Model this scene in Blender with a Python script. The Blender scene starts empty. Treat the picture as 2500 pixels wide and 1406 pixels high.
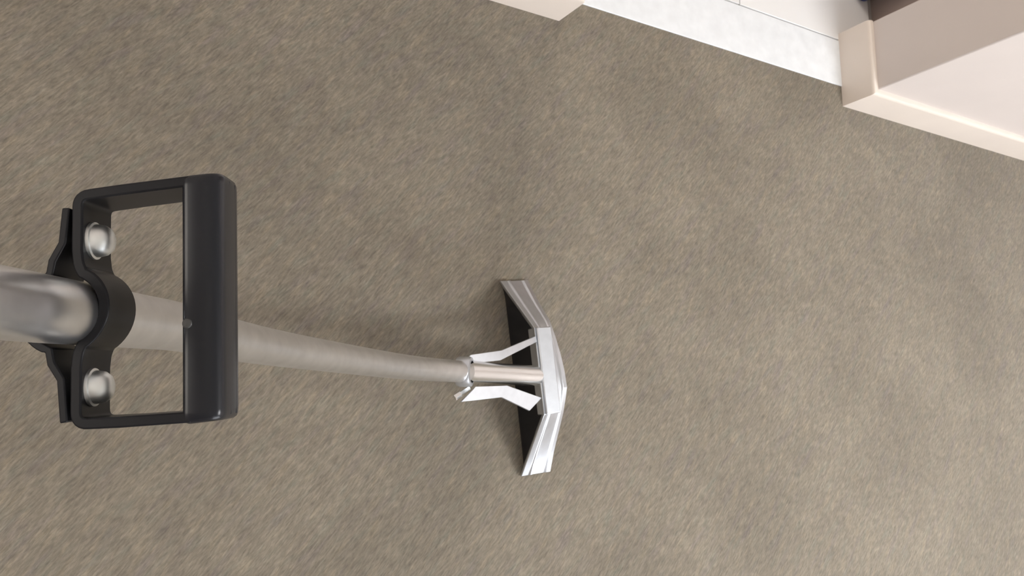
import bpy, bmesh, math, random
from mathutils import Vector, Matrix

# ------------------------------------------------------------------ camera, world, light, exposure
scene = bpy.context.scene
COL = scene.collection
random.seed(7)

RX = Vector((0.8525, -0.0016, 0.5227))       # camera right
RD = Vector((0.0931, -0.9835, -0.1549))      # camera down
RF = Vector((0.5144, 0.1807, -0.8383))       # camera forward
cam_d = bpy.data.cameras.new('camera')
cam = bpy.data.objects.new('camera', cam_d)
COL.objects.link(cam)
cam.matrix_world = Matrix((
    (RX.x, -RD.x, -RF.x, 0.0),
    (RX.y, -RD.y, -RF.y, 0.0),
    (RX.z, -RD.z, -RF.z, 1.42),
    (0, 0, 0, 1)))
cam_d.sensor_width = 36.0
cam_d.lens = 2165.0 / 2500.0 * 36.0
cam_d.clip_start = 0.02
cam_d.dof.use_dof = True
cam_d.dof.focus_distance = 0.62
cam_d.dof.aperture_fstop = 40.0
scene.camera = cam

world = bpy.data.worlds.new('world')
scene.world = world
world.use_nodes = True
bg = world.node_tree.nodes['Background']
bg.inputs['Color'].default_value = (0.80, 0.88, 1.0, 1)
bg.inputs['Strength'].default_value = 1.0


def area_light(name, loc, rot, sx, sy, power, color):
    d = bpy.data.lights.new(name, 'AREA')
    d.shape = 'RECTANGLE'
    d.size, d.size_y = sx, sy
    d.energy = power
    d.color = color
    o = bpy.data.objects.new(name, d)
    o.location = loc
    o.rotation_euler = rot
    COL.objects.link(o)
    return o


# daylight through the back window, then warm fill behind an added left window
area_light('window_and_fill_light', (2.1, -2.98, 1.45), (math.radians(90), 0, 0), 2.6, 1.6, 70, (0.93, 0.96, 1.0))
area_light('window_and_fill_light', (-1.86, 0.1, 1.35), (math.radians(90), 0, math.radians(-90)), 1.1, 1.1, 18, (1.0, 0.90, 0.77))
scene.view_settings.view_transform = 'Standard'
scene.view_settings.look = 'None'
scene.view_settings.gamma = 1.0
scene.view_settings.exposure = 0.31
scene.view_settings.use_curve_mapping = False


# ------------------------------------------------------------------ helpers
def tag(o, label=None, cat=None, kind=None, group=None):
    if label: o['label'] = label
    if cat: o['category'] = cat
    if kind: o['kind'] = kind
    if group: o['group'] = group
    return o


def obj(name, bm, m, parent=None, smooth=False, bevel=0.0, seg=2, angle=35):
    bmesh.ops.recalc_face_normals(bm, faces=bm.faces)
    me = bpy.data.meshes.new(name)
    bm.to_mesh(me)
    bm.free()
    me.materials.append(m)
    o = bpy.data.objects.new(name, me)
    COL.objects.link(o)
    if parent: o.parent = parent
    if bevel:
        b = o.modifiers.new('bevel', 'BEVEL')
        b.width = bevel
        b.segments = seg
        b.limit_method = 'ANGLE'
        b.angle_limit = math.radians(30)
    if smooth or bevel:
        for p in me.polygons: p.use_smooth = True
        me.set_sharp_from_angle(angle=math.radians(angle))
    return o


def box(bm, x0, x1, y0, y1, z0, z1):
    v = [bm.verts.new(c) for c in ((x0, y0, z0), (x1, y0, z0), (x1, y1, z0), (x0, y1, z0),
                                   (x0, y0, z1), (x1, y0, z1), (x1, y1, z1), (x0, y1, z1))]
    for f in ((0, 3, 2, 1), (4, 5, 6, 7), (0, 1, 5, 4), (1, 2, 6, 5), (2, 3, 7, 6), (3, 0, 4, 7)):
        bm.faces.new([v[i] for i in f])
    return bm


def new_box(*a):
    return box(bmesh.new(), *a)


def extrude_poly(pts, vec):
    """closed 3-D polygon swept along vec"""
    bm = bmesh.new()
    a = [bm.verts.new(p) for p in pts]
    b = [bm.verts.new(Vector(p) + vec) for p in pts]
    n = len(pts)
    bm.faces.new(a)
    bm.faces.new(list(reversed(b)))
    for i in range(n):
        j = (i + 1) % n
        bm.faces.new((a[j], a[i], b[i], b[j]))
    return bm


def catmull(pts, per=8):
    P = [Vector(p) for p in pts]
    P = [P[0] * 2 - P[1]] + P + [P[-1] * 2 - P[-2]]
    out = []
    for i in range(1, len(P) - 2):
        a, b, c, d = P[i - 1], P[i], P[i + 1], P[i + 2]
        for k in range(per):
            t = k / per
            out.append(0.5 * ((2 * b) + (c - a) * t + (2 * a - 5 * b + 4 * c - d) * t * t + (3 * b - a - 3 * c + d) * t ** 3))
    out.append(P[-2])
    return out


def tube(path, r, n=40, wall=0.0, caps=True):
    """round tube along a list of points; r is a number or a list"""
    bm = bmesh.new()
    rings = []
    up = Vector((0, 1, 0))
    m = len(path)
    for i, p in enumerate(path):
        d = (path[min(i + 1, m - 1)] - path[max(i - 1, 0)]).normalized()
        s = d.cross(up).normalized()
        u = s.cross(d).normalized()
        rr = r[i] if isinstance(r, (list, tuple)) else r
        rings.append([bm.verts.new(p + (s * math.cos(2 * math.pi * k / n) + u * math.sin(2 * math.pi * k / n)) * rr) for k in range(n)])
    for a, b in zip(rings, rings[1:]):
        for k in range(n):
            bm.faces.new((a[k], a[(k + 1) % n], b[(k + 1) % n], b[k]))
    if caps:
        bm.faces.new(list(reversed(rings[0])))
        bm.faces.new(rings[-1])
    return bm


def lathe(prof, n=40, origin=Vector((0, 0, 0)), axis=Vector((0, 0, 1))):
    axis = axis.normalized()
    s = axis.orthogonal().normalized()
    u = axis.cross(s)
    bm = bmesh.new()
    rings = []
    for r, h in prof:
        c = origin + axis * h
        if r < 1e-6:
            rings.append([bm.verts.new(c)])
        else:
            rings.append([bm.verts.new(c + (s * math.cos(2 * math.pi * k / n) + u * math.sin(2 * math.pi * k / n)) * r) for k in range(n)])
    for a, b in zip(rings, rings[1:]):
        for k in range(n):
            j = (k + 1) % n
            if len(a) == 1 and len(b) == 1: continue
            if len(a) == 1: bm.faces.new((a[0], b[j], b[k]))
            elif len(b) == 1: bm.faces.new((a[k], a[j], b[0]))
            else: bm.faces.new((a[k], a[j], b[j], b[k]))
    return bm


# ------------------------------------------------------------------ materials
def mat(name, color, rough=0.5, metal=0.0, spec=0.5, noise=0.0, nscale=40, bump=0.0, bscale=200, coat=0.0):
    m = bpy.data.materials.new(name)
    m.use_nodes = True
    nt = m.node_tree
    b = nt.nodes['Principled BSDF']
    b.inputs['Base Color'].default_value = (*color, 1)
    b.inputs['Roughness'].default_value = rough
    b.inputs['Metallic'].default_value = metal
    b.inputs['Specular IOR Level'].default_value = spec
    b.inputs['Coat Weight'].default_value = coat
    tc = nt.nodes.new('ShaderNodeTexCoord')
    if noise:
        n = nt.nodes.new('ShaderNodeTexNoise')
        n.inputs['Scale'].default_value = nscale
        n.inputs['Detail'].default_value = 5
        nt.links.new(tc.outputs['Object'], n.inputs['Vector'])
        r = nt.nodes.new('ShaderNodeMapRange')
        r.inputs['From Min'].default_value = 0.3
        r.inputs['From Max'].default_value = 0.7
        r.inputs['To Min'].default_value = 1 - noise
        r.inputs['To Max'].default_value = 1 + noise
        nt.links.new(n.outputs['Fac'], r.inputs['Value'])
        mx = nt.nodes.new('ShaderNodeVectorMath')
        mx.operation = 'SCALE'
        mx.inputs[0].default_value = color
        nt.links.new(r.outputs['Result'], mx.inputs['Scale'])
        nt.links.new(mx.outputs['Vector'], b.inputs['Base Color'])
    if bump:
        n2 = nt.nodes.new('ShaderNodeTexNoise')
        n2.inputs['Scale'].default_value = bscale
        n2.inputs['Detail'].default_value = 3
        nt.links.new(tc.outputs['Object'], n2.inputs['Vector'])
        bp = nt.nodes.new('ShaderNodeBump')
        bp.inputs['Strength'].default_value = bump
        bp.inputs['Distance'].default_value = 0.001
        nt.links.new(n2.outputs['Fac'], bp.inputs['Height'])
        nt.links.new(bp.outputs['Normal'], b.inputs['Normal'])
    return m


def carpet_material():
    m = bpy.data.materials.new('carpet')
    m.use_nodes = True
    nt = m.node_tree
    N, Lk = nt.nodes, nt.links
    b = N['Principled BSDF']
    b.inputs['Roughness'].default_value = 0.95
    b.inputs['Specular IOR Level'].default_value = 0.15
    b.inputs['Sheen Weight'].default_value = 0.15
    tc = N.new('ShaderNodeTexCoord')

    def mapping(rz, sc):
        mp = N.new('ShaderNodeMapping')
        mp.vector_type = 'TEXTURE'
        mp.inputs['Rotation'].default_value = (0, 0, math.radians(rz))
        mp.inputs['Scale'].default_value = sc
        Lk.new(tc.outputs['Object'], mp.inputs['Vector'])
        return mp

    def noise(mp, scale, detail=3, rough=0.55, dist=0.0):
        n = N.new('ShaderNodeTexNoise')
        n.inputs['Scale'].default_value = scale
        n.inputs['Detail'].default_value = detail
        n.inputs['Roughness'].default_value = rough
        n.inputs['Distortion'].default_value = dist
        Lk.new(mp.outputs['Vector'], n.inputs['Vector'])
        return n

    def rng(src, a, c, lo, hi):
        r = N.new('ShaderNodeMapRange')
        r.inputs['From Min'].default_value = a
        r.inputs['From Max'].default_value = c
        r.inputs['To Min'].default_value = lo
        r.inputs['To Max'].default_value = hi
        Lk.new(src, r.inputs['Value'])
        return r.outputs['Result']

    def mix(fac, c1, c2, mode='MIX'):
        x = N.new('ShaderNodeMix')
        x.data_type = 'RGBA'
        x.blend_type = mode
        for s, v in ((x.inputs[0], fac), (x.inputs[6], c1), (x.inputs[7], c2)):
            if isinstance(v, (tuple, float, int)):
                s.default_value = v if not isinstance(v, tuple) else (*v, 1)
            else:
                Lk.new(v, s)
        return x.outputs[2]

    nap = mapping(50, (5.0, 1.0, 1.0))           # pile combed in one direction
    nap2 = mapping(55, (3.6, 1.0, 1.0))
    nap3 = mapping(46, (3.6, 1.0, 1.0))
    flat = mapping(0, (1, 1, 1))
    yarn = noise(nap, 310, 4, 0.66, 0.2)         # single yarns
    tuft = noise(nap3, 130, 3, 0.6, 0.2)         # tufts leaning together
    fleck = noise(nap2, 70, 3, 0.6)              # flecks of other yarn colours
    fleck2 = noise(nap3, 58, 3, 0.6)
    fleck3 = noise(nap, 46, 3, 0.6)
    mott = noise(flat, 22, 4, 0.6)               # mottled heather
    soil = noise(flat, 3.2, 3, 0.5)              # traffic soil
    base = mix(rng(mott.outputs['Fac'], 0.35, 0.65, 0, 1), (0.194, 0.168, 0.132), (0.222, 0.194, 0.151))
    base = mix(rng(fleck.outputs['Fac'], 0.52, 0.76, 0, 0.58), base, (0.292, 0.241, 0.170))   # tan yarn
    base = mix(rng(fleck2.outputs['Fac'], 0.52, 0.76, 0, 0.60), base, (0.180, 0.182, 0.148))  # grey green yarn
    base = mix(rng(fleck3.outputs['Fac'], 0.53, 0.74, 0, 0.65), base, (0.178, 0.152, 0.142))  # mauve grey yarn
    lum = rng(yarn.outputs['Fac'], 0.30, 0.70, 0.72, 1.28)
    lum2 = rng(tuft.outputs['Fac'], 0.30, 0.70, 0.86, 1.14)
    for lu in (lum, lum2):
        comb = N.new('ShaderNodeCombineColor')
        for k in range(3): Lk.new(lu, comb.inputs[k])
        base = mix(1.0, base, comb.outputs['Color'], 'MULTIPLY')
    soilf = rng(soil.outputs['Fac'], 0.38, 0.62, 0.90, 1.06)
    comb2 = N.new('ShaderNodeCombineColor')
    for k in range(3): Lk.new(soilf, comb2.inputs[k])
    base = mix(1.0, base, comb2.outputs['Color'], 'MULTIPLY')
    # two dark soil marks beside the wand
    for (cx, cy, rad) in ((0.36, 0.215, 0.045), (0.285, 0.20, 0.03), (0.66, 0.345, 0.05), (0.56, 0.33, 0.03)):
        sub = N.new('ShaderNodeVectorMath')
        sub.operation = 'DISTANCE'
        Lk.new(tc.outputs['Object'], sub.inputs[0])
        sub.inputs[1].default_value = (cx, cy, 0)
        wob = N.new('ShaderNodeMath')
        wob.operation = 'MULTIPLY_ADD'
        Lk.new(mott.outputs['Fac'], wob.inputs[0])
        wob.inputs[1].default_value = 0.09
        Lk.new(sub.outputs['Value'], wob.inputs[2])
        base = mix(rng(wob.outputs['Value'], 0.04, 0.04 + rad, 0.42, 0.0), base, (0.12, 0.10, 0.078))
    Lk.new(base, b.inputs['Base Color'])
    bp = N.new('ShaderNodeBump')
    bp.inputs['Strength'].default_value = 0.45
    bp.inputs['Distance'].default_value = 0.003
    Lk.new(yarn.outputs['Fac'], bp.inputs['Height'])
    Lk.new(bp.outputs['Normal'], b.inputs['Normal'])
    return m


M = dict(
    carpet=carpet_material(),
    wall=mat('wall_paint', (0.66, 0.595, 0.56), 0.6, noise=0.015, nscale=6, bump=0.05, bscale=300),
    jamb=mat('jamb_paint', (0.74, 0.655, 0.60), 0.6),
    base=mat('baseboard_paint', (0.76, 0.68, 0.61), 0.35, noise=0.02, nscale=9),
    ceiling=mat('ceiling_paint', (0.82, 0.82, 0.80), 0.8),
    marble=mat('threshold_marble', (0.80, 0.83, 0.86), 0.25, noise=0.05, nscale=26),
    tile=mat('white_floor_tile', (0.83, 0.83, 0.83), 0.2, noise=0.02, nscale=5),
    grout=mat('grout', (0.50, 0.48, 0.46), 0.9),
    steel=mat('brushed_steel', (0.84, 0.84, 0.85), 0.31, 1.0, noise=0.05, nscale=60),
    alu=mat('cast_aluminium', (0.66, 0.69, 0.73), 0.38, 1.0, noise=0.04, nscale=70, bump=0.08, bscale=400),
    chrome=mat('polished_steel', (0.84, 0.84, 0.83), 0.22, 1.0),
    zinc=mat('zinc_bolt', (0.84, 0.86, 0.85), 0.45, 1.0),
    black=mat('black_plastic', (0.012, 0.012, 0.014), 0.36, spec=0.20),
    gripblack=mat('black_grip', (0.012, 0.013, 0.017), 0.27, spec=0.34),
    dullplug=mat('dull_grey_plug', (0.07, 0.07, 0.07), 0.4),
    blue=mat('blue_plastic', (0.02, 0.035, 0.22), 0.35),
    window=mat('white_window_frame', (0.8, 0.8, 0.8), 0.4),
    lampbody=mat('lamp_body', (0.8, 0.8, 0.8), 0.5),
    door=mat('hall_shade_brown', (0.34, 0.27, 0.24), 0.6),  # brown puts the shade behind the jamb into the wall colour
)
g = bpy.data.materials.new('window_glass')
g.use_nodes = True
nt = g.node_tree
nt.nodes.clear()
out = nt.nodes.new('ShaderNodeOutputMaterial')
tr = nt.nodes.new('ShaderNodeBsdfTransparent')
gl = nt.nodes.new('ShaderNodeBsdfGlossy')
gl.inputs['Roughness'].default_value = 0.02
mx = nt.nodes.new('ShaderNodeMixShader')
mx.inputs[0].default_value = 0.07
nt.links.new(tr.outputs[0], mx.inputs[1])
nt.links.new(gl.outputs[0], mx.inputs[2])
nt.links.new(mx.outputs[0], out.inputs[0])
M['glass'] = g


def diffuser_material(name, color, strength):
    e = bpy.data.materials.new(name)
    e.use_nodes = True
    eb = e.node_tree.nodes['Principled BSDF']
    eb.inputs['Base Color'].default_value = (0.9, 0.9, 0.9, 1)
    eb.inputs['Emission Color'].default_value = (*color, 1)
    eb.inputs['Emission Strength'].default_value = strength
    return e


# ------------------------------------------------------------------ the room
X0, X1 = -1.7, 4.4          # carpeted room
Y0 = -2.9
WF, WB = 0.901, 1.087       # front and back face of the wall with the doorway
JL, JR = 0.973, 1.903       # doorway jambs
CH = 2.5
TX0, TX1, TY1 = 0.2, 2.045, 3.0   # tiled room beyond

floor = tag(obj('floor', new_box(X0, X1, Y0, 0.941, -0.05, 0.0), M['carpet']), 'grey-brown heathered carpet with a combed pile covering the room', 'carpet', 'structure')
sub = tag(obj('floor', new_box(TX0, TX1, 0.941, TY1, -0.06, -0.004), M['grout']), 'white tiled floor beyond the doorway', 'tiled floor', 'structure')
# marble threshold strip across the doorway, two tile rows behind it
obj('threshold_strip', new_box(JL, JR, 0.941, 1.069, -0.004, 0.0025), M['marble'], sub, bevel=0.001)
tiles = {}
TS = 0.50
for iy in range(4):
    for ix in range(-3, 1):
        xa = 2.025 + (ix - 0) * TS - TS
        ya = 1.0725 + iy * TS
        x0, x1 = max(xa, TX0) + 0.0015, min(xa + TS, TX1) - 0.0015
        y0, y1 = ya, min(ya + TS, TY1) - 0.003
        if x1 - x0 < 0.03 or y1 - y0 < 0.03: continue
        obj('tile', new_box(x0, x1, y0, y1, -0.004, 0.0025), M['tile'], sub, bevel=0.0012, seg=1)

bm = bmesh.new()
box(bm, X0 - 0.1, JL, WF, WB, -0.05, CH)
box(bm, JR, X1 + 0.1, WF, WB, -0.05, CH)
box(bm, JL, JR, WF, WB, 2.08, CH)
tag(obj('wall_front', bm, M['wall'], bevel=0.004), 'pale pinkish cream wall with the doorway', 'wall', 'structure')
bm = bmesh.new()
vy0, vy1, vz0, vz1 = -0.5, 0.7, 0.75, 1.95
box(bm, X0 - 0.1, X0, Y0, vy0, -0.05, CH)
box(bm, X0 - 0.1, X0, vy1, WF, -0.05, CH)
box(bm, X0 - 0.1, X0, vy0, vy1, -0.05, vz0)
box(bm, X0 - 0.1, X0, vy0, vy1, vz1, CH)
tag(obj('wall_left', bm, M['wall']), 'pale wall at the far end of the carpet', 'wall', 'structure')
tag(obj('wall_right', new_box(X1, X1 + 0.1, Y0, WF, -0.05, CH), M['wall']), 'pale wall closing the room on the right', 'wall', 'structure')
bm = bmesh.new()
wx0, wx1, wz0, wz1 = 0.75, 3.45, 0.62, 2.28
box(bm, X0 - 0.1, wx0, Y0 - 0.12, Y0, -0.05, CH)
box(bm, wx1, X1 + 0.1, Y0 - 0.12, Y0, -0.05, CH)
box(bm, wx0, wx1, Y0 - 0.12, Y0, -0.05, wz0)
box(bm, wx0, wx1, Y0 - 0.12, Y0, wz1, CH)
tag(obj('wall_back', bm, M['wall']), 'pale wall with a wide window behind the camera', 'wall', 'structure')
tag(obj('ceiling', new_box(X0 - 0.1, X1 + 0.1, Y0 - 0.12, WB, CH, CH + 0.08), M['ceiling']), 'flat white ceiling', 'ceiling', 'structure')
# window
win = bpy.data.objects.new('window_1', None)
COL.objects.link(win)
win.location = (0, 0, 0)
tag(win, 'wide white-framed window', 'window', 'structure')
bm = bmesh.new()
fw = 0.05
ya, yb = Y0 - 0.09, Y0 - 0.04
box(bm, wx0, wx1, ya, yb, wz0, wz0 + fw)
box(bm, wx0, wx1, ya, yb, wz1 - fw, wz1)
for cx in (wx0 + fw / 2, (wx0 + wx1) / 2, wx1 - fw / 2):
    box(bm, cx - fw / 2, cx + fw / 2, ya, yb, wz0 + fw, wz1 - fw)
obj('window_frame', bm, M['window'], win)
for a, b_ in ((wx0 + fw, (wx0 + wx1) / 2 - fw / 2), ((wx0 + wx1) / 2 + fw / 2, wx1 - fw)):
    obj('window_pane', new_box(a, b_, Y0 - 0.068, Y0 - 0.062, wz0 + fw, wz1 - fw), M['glass'], win)

win = bpy.data.objects.new('fill_window', None)  # added window, lights the jamb reveal from the left
COL.objects.link(win)
tag(win, 'unseen white-framed window added for fill light at the far end of the carpet', 'window', 'structure')
bm = bmesh.new()
xa, xb = X0 - 0.08, X0 - 0.03
box(bm, xa, xb, vy0, vy1, vz0, vz0 + fw)
box(bm, xa, xb, vy0, vy1, vz1 - fw, vz1)
for cy in (vy0 + fw / 2, (vy0 + vy1) / 2, vy1 - fw / 2):
    box(bm, xa, xb, cy - fw / 2, cy + fw / 2, vz0 + fw, vz1 - fw)
obj('window_frame', bm, M['window'], win)
for a, b_ in ((vy0 + fw, (vy0 + vy1) / 2 - fw / 2), ((vy0 + vy1) / 2 + fw / 2, vy1 - fw)):
    obj('window_pane', new_box(X0 - 0.058, X0 - 0.052, a, b_, vz0 + fw, vz1 - fw), M['glass'], win)

# tiled room shell
tag(obj('wall_hall_right', new_box(TX1, TX1 + 0.1, WB, TY1, -0.05, CH), M['door']), 'tiled room wall, its shade painted brown, just behind the right door jamb', 'wall', 'structure')
tag(obj('wall_hall_left', new_box(TX0 - 0.1, TX0, WB, TY1, -0.05, CH), M['wall']), 'wall on the far side of the tiled room', 'wall', 'structure')
tag(obj('wall_hall_end', new_box(TX0 - 0.1, TX1 + 0.1, TY1, TY1 + 0.1, -0.05, CH), M['wall']), 'end wall of the tiled room', 'wall', 'structure')
tag(obj('ceiling', new_box(TX0 - 0.1, TX1 + 0.1, WB, TY1 + 0.1, CH, CH + 0.08), M['ceiling']), 'ceiling of the tiled room', 'ceiling', 'structure')

# baseboards: rounded top, mitred round each door corner
BT, BH = 0.015, 0.098
prof = [(0.0, 0.0), (BT, 0.0), (BT, BH - 0.011)]
for k in range(1, 7):
    a = math.pi / 2 * k / 6
    prof.append((BT - 0.010 + 0.010 * math.cos(a), BH - 0.011 + 0.011 * math.sin(a)))
prof.append((0.0, BH))


def baseboard(name, path, label):
    """path: (x, y, nx, ny) wall-face corners with the mitre offset direction"""
    bm = bmesh.new()
    rings = [[bm.verts.new((x + nx * d, y + ny * d, z)) for d, z in prof] for x, y, nx, ny in path]
    n = len(prof)
    for a, b_ in zip(rings, rings[1:]):
        for k in range(n):
            bm.faces.new((a[k], a[(k + 1) % n], b_[(k + 1) % n], b_[k]))
    bm.faces.new(rings[0])
    bm.faces.new(list(reversed(rings[-1])))
    return tag(obj(name, bm, M['base'], smooth=True, angle=50), label, 'baseboard', 'structure')


baseboard('baseboard_right', [(X1, WF, 0, -1), (JR, WF, -1, -1), (JR, WB + 0.001, -1, 0)], 'cream baseboard turning the corner of the right door jamb')
baseboard('baseboard_left', [(X0, WF, 0, -1), (JL, WF, 1, -1), (JL, WB + 0.001, 1, 0)], 'cream baseboard ending left of the white threshold')

# ceiling lamp of the room and an added fill lamp (they carry their own light)
def lamp_and_fill_panel(x, y, sx, sy, label, color, strength):
    t = bpy.data.objects.new('lamp_and_fill_panel', None)
    COL.objects.link(t)
    t.location = (x, y, CH)
    tag(t, label, 'ceiling lamp')
    bm = bmesh.new()
    for (a, b_, c, d) in ((-sx, sx, -sy, -sy + .03), (-sx, sx, sy - .03, sy), (-sx, -sx + .03, -sy + .03, sy - .03), (sx - .03, sx, -sy + .03, sy - .03)):
        box(bm, a, b_, c, d, -0.05, 0.0)
    obj('lamp_housing', bm, M['lampbody'], t)
    obj('diffuser', new_box(-sx + .03, sx - .03, -sy + .03, sy - .03, -0.042, -0.03), diffuser_material('lamp_diffuser', color, strength), t)
    return t


lamp_and_fill_panel(2.55, -0.9, 0.6, 0.3, 'long flat ceiling light panel above the carpet', (0.985, 0.99, 1.0), 29)
lamp_and_fill_panel(0.95, 2.1, 0.3, 0.3, 'square fill light panel added in the tiled room', (1.0, 0.93, 0.83), 18)  # added lamp, brightens the jamb reveal and the tiles

# ------------------------------------------------------------------ the carpet cleaning wand
wand = bpy.data.objects.new('carpet_wand', None)
COL.objects.link(wand)
wand.location = (0.89, 0.139, 0.0)
tag(wand, 'steel carpet cleaning wand with a black handle, its head resting on the carpet', 'carpet wand')
INV = Matrix.Translation((-0.89, -0.139, 0.0))


def part(name, bm, m, parent=None, **kw):
    bmesh.ops.transform(bm, matrix=INV, verts=bm.verts)
    return obj(name, bm, m, parent or wand, **kw)


TR = 0.0172
ctrl = [(-0.085, 0.056, 1.075), (-0.03, 0.062, 1.01), (0.0085, 0.0676, 0.9536), (0.0301, 0.0704, 0.9235), (0.0864, 0.0806, 0.8277), (0.1276, 0.0869, 0.762),
        (0.1941, 0.0918, 0.662), (0.3068, 0.1013, 0.5153), (0.5303, 0.116, 0.2793), (0.6855, 0.1252, 0.1635)]
path = catmull(ctrl, 6)
part('tube', tube(path, TR), M['steel'], smooth=True)
neck_pts = catmull([(0.676, 0.1247, 0.170), (0.6855, 0.1252, 0.1635), (0.7871, 0.1293, 0.1190), (0.8700, 0.1318, 0.0915)], 6)
part('neck_tube', tube(neck_pts, TR + 0.0009), M['chrome'], smooth=True)
d = (neck_pts[3] - neck_pts[0]).normalized()
c = Vector((0.676, 0.1247, 0.170))
part('collar', lathe([(TR + .0005, -0.014), (TR + .006, -0.013), (TR + .007, -0.010), (TR + .007, 0.006), (TR + .0055, 0.010), (TR + .0005, 0.011)], 40, c, d), M['alu'], smooth=True)

# --- D-shaped handle clamped round the tube
O = Vector((0.0394, 0.0728, 0.9051))
T = Vector((0.5049, 0.0913, -0.8583)).normalized()
Pp = RX * 1.0 + RD * -0.035
Pp = (Pp - T * Pp.dot(T)).normalized()
Lp = T.cross(Pp).normalized()
Lp = (Lp - T * 0.0).normalized()            # the clamp sits slightly askew on the tube
T2 = (Pp.cross(Lp)).normalized()
CW = 0.036                                   # depth of the clamp along the tube


def H(p, l, t=0.0):
    return O + Pp * p + Lp * (l - 0.085 * p) + T2 * t


def strip(center, thick):
    """outline of a band of given thickness following a polyline in the (p, l) plane"""
    left, right = [], []
    n = len(center)
    for i in range(n):
        a = Vector(center[max(i - 1, 0)])
        b_ = Vector(center[min(i + 1, n - 1)])
        dd = (b_ - a).normalized()
        nn = Vector((-dd.y, dd.x))
        q = Vector(center[i])
        left.append(q + nn * thick / 2)
        right.append(q - nn * thick / 2)
    return left, right


def strip_solid(center, thick, t0, t1):
    left, right = strip(center, thick)
    bm = bmesh.new()
    A = [[bm.verts.new(H(q.x, q.y, t)) for q in left] for t in (t0, t1)]
    B = [[bm.verts.new(H(q.x, q.y, t)) for q in right] for t in (t0, t1)]
    for i in range(len(center) - 1):
        bm.faces.new((A[0][i], A[0][i + 1], B[0][i + 1], B[0][i]))
        bm.faces.new((A[1][i], B[1][i], B[1][i + 1], A[1][i + 1]))
        bm.faces.new((A[0][i], A[1][i], A[1][i + 1], A[0][i + 1]))
        bm.faces.new((B[0][i], B[0][i + 1], B[1][i + 1], B[1][i]))
    for i in (0, -1):
        bm.faces.new((A[0][i], B[0][i], B[1][i], A[1][i]))
    return bm


def round_corner(a, corner, b_, r, n=6):
    a, corner, b_ = Vector(a), Vector(corner), Vector(b_)
    p0 = corner + (a - corner).normalized() * r
    p1 = corner + (b_ - corner).normalized() * r
    return [tuple(p0 * (1 - t) ** 2 + corner * 2 * t * (1 - t) + p1 * t * t) for t in [k / n for k in range(n + 1)]]


RM = 0.0212
LE = 0.0605
arc = [(RM * math.cos(a), RM * math.sin(a)) for a in [math.radians(-62 + 124 * k / 18) for k in range(19)]]
saddle = [(0.007, -LE + 0.008), (0.007, -0.031)] + round_corner((0.007, -0.031), (0.0078, -0.0232), arc[0], 0.003)[1:] + arc + \
         round_corner(arc[-1], (0.0078, 0.0232), (0.007, 0.031), 0.003)[:-1] + [(0.007, 0.031), (0.007, LE - 0.008)]
GP0, GP1 = 0.0610, 0.0830
loop = [(GP0 + 0.006, -LE - 0.001)] + [(0.03, -LE - 0.0005)] + round_corner((0.03, -LE), (0.007, -LE), (0.007, -0.04), 0.006) + saddle[1:-1] + \
       round_corner((0.007, 0.04), (0.007, LE), (0.03, LE), 0.007) + [(0.03, LE + 0.0012), (GP0 + 0.006, LE + 0.003)]
handle = part('handle_frame', strip_solid(loop, 0.0058, 0.0, CW), M['black'], bevel=0.0011, angle=40)
handle['label'] = 'black handle frame with a half-round saddle over the tube'
back_arc = [(RM * math.cos(a), RM * math.sin(a)) for a in [math.radians(-110 - 140 * k / 18) for k in range(19)]]
backp = [(0.0010, -LE + 0.006), (-0.0008, -0.036), (-0.0060, -0.027)] + back_arc + [(-0.0060, 0.027), (-0.0008, 0.036), (0.0010, LE - 0.002)]
part('clamp_plate', strip_solid(backp, 0.0042, 0.0, CW), M['black'], bevel=0.0008, angle=40)

# grip: rounded bar, fuller on its outer side
bm = bmesh.new()
sec = []
gc, gw, gd = (GP0 + GP1) / 2, (GP1 - GP0) / 2, CW / 2 + 0.001
for k in range(40):
    a = 2 * math.pi * k / 40
    ca, sa = math.cos(a), math.sin(a)
    ex = 0.75 if ca > 0 else 0.30
    sec.append((gc + gw * math.copysign(abs(ca) ** ex, ca), CW / 2 + gd * math.copysign(abs(sa) ** 0.38, sa)))
rings = []
ls = [(-LE - 0.0045, 0.80), (-LE - 0.0038, 0.93), (-LE - 0.002, 0.985), (-LE + 0.001, 1.0), (0, 1.0), (LE + 0.0005, 1.0), (LE + 0.0035, 0.985), (LE + 0.0055, 0.93), (LE + 0.0065, 0.80)]
for l, s in ls:
    rings.append([bm.verts.new(H(gc + (p - gc) * s, l, CW / 2 + (t - CW / 2) * s)) for p, t in sec])
for a, b_ in zip(rings, rings[1:]):
    for k in range(40):
        bm.faces.new((a[k], a[(k + 1) % 40], b_[(k + 1) % 40], b_[k]))
bm.faces.new(rings[0])
bm.faces.new(rings[-1])
grip = part('grip', bm, M['gripblack'], handle, smooth=True, angle=50)
grip['label'] = 'smooth black grip bar'
# raised mould seams along the grip and the small round plug facing the user
for tt in (0.016, 0.026):
    pts = [H(GP1 - 0.0006, -LE - 0.002 + (2 * LE + 0.006) * k / 12, tt) for k in range(13)]
    part('grip_seam', tube(pts, 0.0006, 8), M['gripblack'], handle, smooth=True)
part('grip_plug', lathe([(0, 0.0012), (0.0022, 0.001), (0.0028, 0.0)], 20, H(GP0 + 0.0042, 0.0145, -0.0006), -T2), M['dullplug'], handle, smooth=True)

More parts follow.
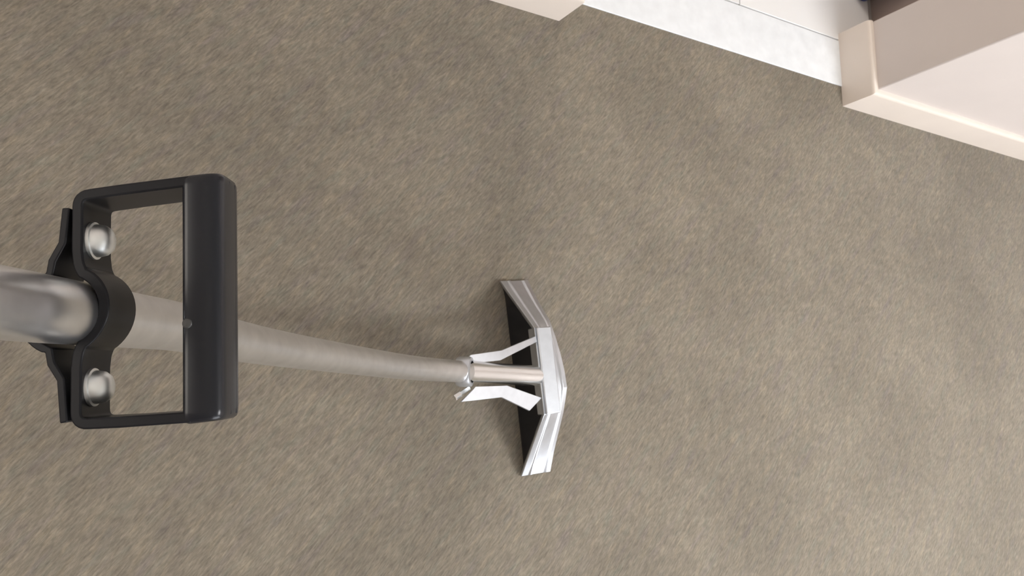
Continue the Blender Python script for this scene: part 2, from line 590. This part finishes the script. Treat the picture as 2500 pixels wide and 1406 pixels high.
# bolts with domed hexagonal heads
for l in (-0.0375, 0.0415):
    o = H(0.0099, l, CW * 0.36)
    bt = part('bolt', lathe([(0, -0.0165), (0.003, -0.0165), (0.003, 0.0)], 20, o, Pp), M['zinc'], handle, smooth=True)
    bm = lathe([(0, 0.0112), (0.0034, 0.0109), (0.0062, 0.0096), (0.0082, 0.0070), (0.0088, 0.0038), (0.0090, 0.0020), (0.0102, 0.0016), (0.0104, 0.0), (0, 0)], 32, o, Pp)
    b2 = part('bolt_head', bm, M['zinc'], handle, smooth=True, angle=40)
    b2['label'] = 'domed zinc bolt head with washer'

# --- cleaning head
HC = Vector((0.89, 0.139, 0.0))
HA = Vector((-0.128, 0.992, 0)).normalized()     # along the head
HB = Vector((0.992, 0.128, 0)).normalized()      # across the head, away from the user


def K(a, b_, h):
    return HC + HA * a + HB * b_ + Vector((0, 0, h))


def arch(a):
    """height of the hood along the head"""
    P = [(-0.184, 0.012), (-0.14, 0.036), (-0.099, 0.063), (-0.065, 0.084), (-0.03, 0.099), (0.0, 0.097), (0.042, 0.089), (0.093, 0.070), (0.14, 0.035), (0.181, 0.010)]
    if a <= P[0][0]: return P[0][1]
    for (x0, y0), (x1, y1) in zip(P, P[1:]):
        if a <= x1: return y0 + (y1 - y0) * (a - x0) / (x1 - x0)
    return P[-1][1]


def ridge(a):
    """height of the back edge: straight slopes down from the manifold to both ends"""
    if a > 0.081: return 0.106 - (a - 0.081) * 0.96
    if a < -0.0735: return 0.106 - (-0.0735 - a) * 0.90
    return 0.106


bm = bmesh.new()
rings = []
stations = [-0.183, -0.165, -0.145, -0.125, -0.105, -0.09, -0.0735, -0.05, -0.03, 0.0, 0.03, 0.06, 0.081, 0.095, 0.11, 0.13, 0.15, 0.168, 0.181]
for a in stations:
    hb, hf = ridge(a), arch(a)
    lo = max(0.006, min(hb, hf) - 0.02)
    q = lambda s_: hb + (hf - hb) * s_
    ring = [(-0.027, hb - 0.005), (-0.027, hb), (-0.013, q(.25) - 0.0005), (-0.0105, q(.3) + 0.0025), (-0.006, q(.36) + 0.0025), (-0.003, q(.4) - 0.003), (0.021, q(.8) - 0.003), (0.025, q(.87)), (0.034, hf),
            (0.0355, 0.55 * hf), (0.037, 0.002), (-0.016, 0.002), (-0.018, 0.003 + 0.2 * lo), (-0.0215, max(hb - 0.016, 0.0035))]
    rings.append([bm.verts.new(K(a, b_, z)) for b_, z in ring])
n = len(rings[0])
for a, b_ in zip(rings, rings[1:]):
    for k in range(n):
        bm.faces.new((a[k], a[(k + 1) % n], b_[(k + 1) % n], b_[k]))
bm.faces.new(rings[0])
bm.faces.new(list(reversed(rings[-1])))
bm.faces.ensure_lookup_table()
for i, f_ in enumerate(bm.faces):                 # black rear underside stands in for the shade under the hood
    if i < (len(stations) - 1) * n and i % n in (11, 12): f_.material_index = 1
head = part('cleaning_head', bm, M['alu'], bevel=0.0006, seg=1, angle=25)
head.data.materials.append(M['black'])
head['label'] = 'cast metal hood peaking at the middle and sloping to both ends'
# box-shaped manifold across the middle of the head
bm = bmesh.new()
box(bm, -0.0245, 0.006, -0.0735, 0.081, 0.080, 0.111)
bmesh.ops.transform(bm, matrix=Matrix(((HB.x, HA.x, 0, HC.x), (HB.y, HA.y, 0, HC.y), (0, 0, 1, 0), (0, 0, 0, 1))), verts=bm.verts)
part('manifold', bm, M['alu'], head, bevel=0.0018, seg=2)


def ribbon(edge_a, edge_b, th):
    bm = bmesh.new()
    ed = []
    for e_ in (edge_a, edge_b):
        ed.append([bm.verts.new(p) for p in e_])
    lo = [[bm.verts.new(Vector(p) - Vector((0, 0, th))) for p in e_] for e_ in (edge_a, edge_b)]
    for i in range(len(edge_a) - 1):
        bm.faces.new((ed[0][i], ed[0][i + 1], ed[1][i + 1], ed[1][i]))
        bm.faces.new((lo[0][i], lo[1][i], lo[1][i + 1], lo[0][i + 1]))
        bm.faces.new((ed[0][i], lo[0][i], lo[0][i + 1], ed[0][i + 1]))
        bm.faces.new((ed[1][i], ed[1][i + 1], lo[1][i + 1], lo[1][i]))
    for i in (0, -1):
        bm.faces.new((ed[0][i], ed[1][i], lo[1][i], lo[0][i]))
    return bm


part('brace', ribbon([(0.692, 0.1533, 0.165), (0.7649, 0.1672, 0.140), (0.8557, 0.2012, 0.106)],
                     [(0.6742, 0.1360, 0.165), (0.7625, 0.1500, 0.140), (0.8591, 0.1912, 0.106)], 0.004), M['alu'], bevel=0.0006, seg=1)
part('brace', ribbon([(0.7015, 0.1021, 0.165), (0.7766, 0.1085, 0.138), (0.8678, 0.0922, 0.106)],
                     [(0.6747, 0.0770, 0.165), (0.7662, 0.0883, 0.138), (0.8419, 0.0687, 0.106)], 0.004), M['alu'], bevel=0.0006, seg=1)
# small hexagonal fitting on the collar
part('spray_fitting', lathe([(0, 0), (0.0055, 0), (0.0055, 0.012), (0.0035, 0.013), (0.0035, 0.030), (0, 0.030)], 6, Vector((0.666, 0.084, 0.158)), Vector((0.031, 0.020, 0.005))), M['chrome'])

# ------------------------------------------------------------------ blue bottle beyond the doorway
bo = bpy.data.objects.new('plastic_bottle', None)
COL.objects.link(bo)
bo.location = (1.992, 1.255, 0.0025)
tag(bo, 'dark blue plastic bottle on the tiles, cut off by the top edge', 'bottle')
obj('body', lathe([(0, 0), (0.040, 0), (0.044, 0.004), (0.044, 0.15), (0.040, 0.17), (0.018, 0.20), (0.016, 0.212), (0, 0.212)], 32), M['blue'], bo, smooth=True)
obj('cap', lathe([(0, 0.235), (0.017, 0.235), (0.018, 0.232), (0.018, 0.206), (0, 0.206)], 24), M['window'], bo, smooth=True)
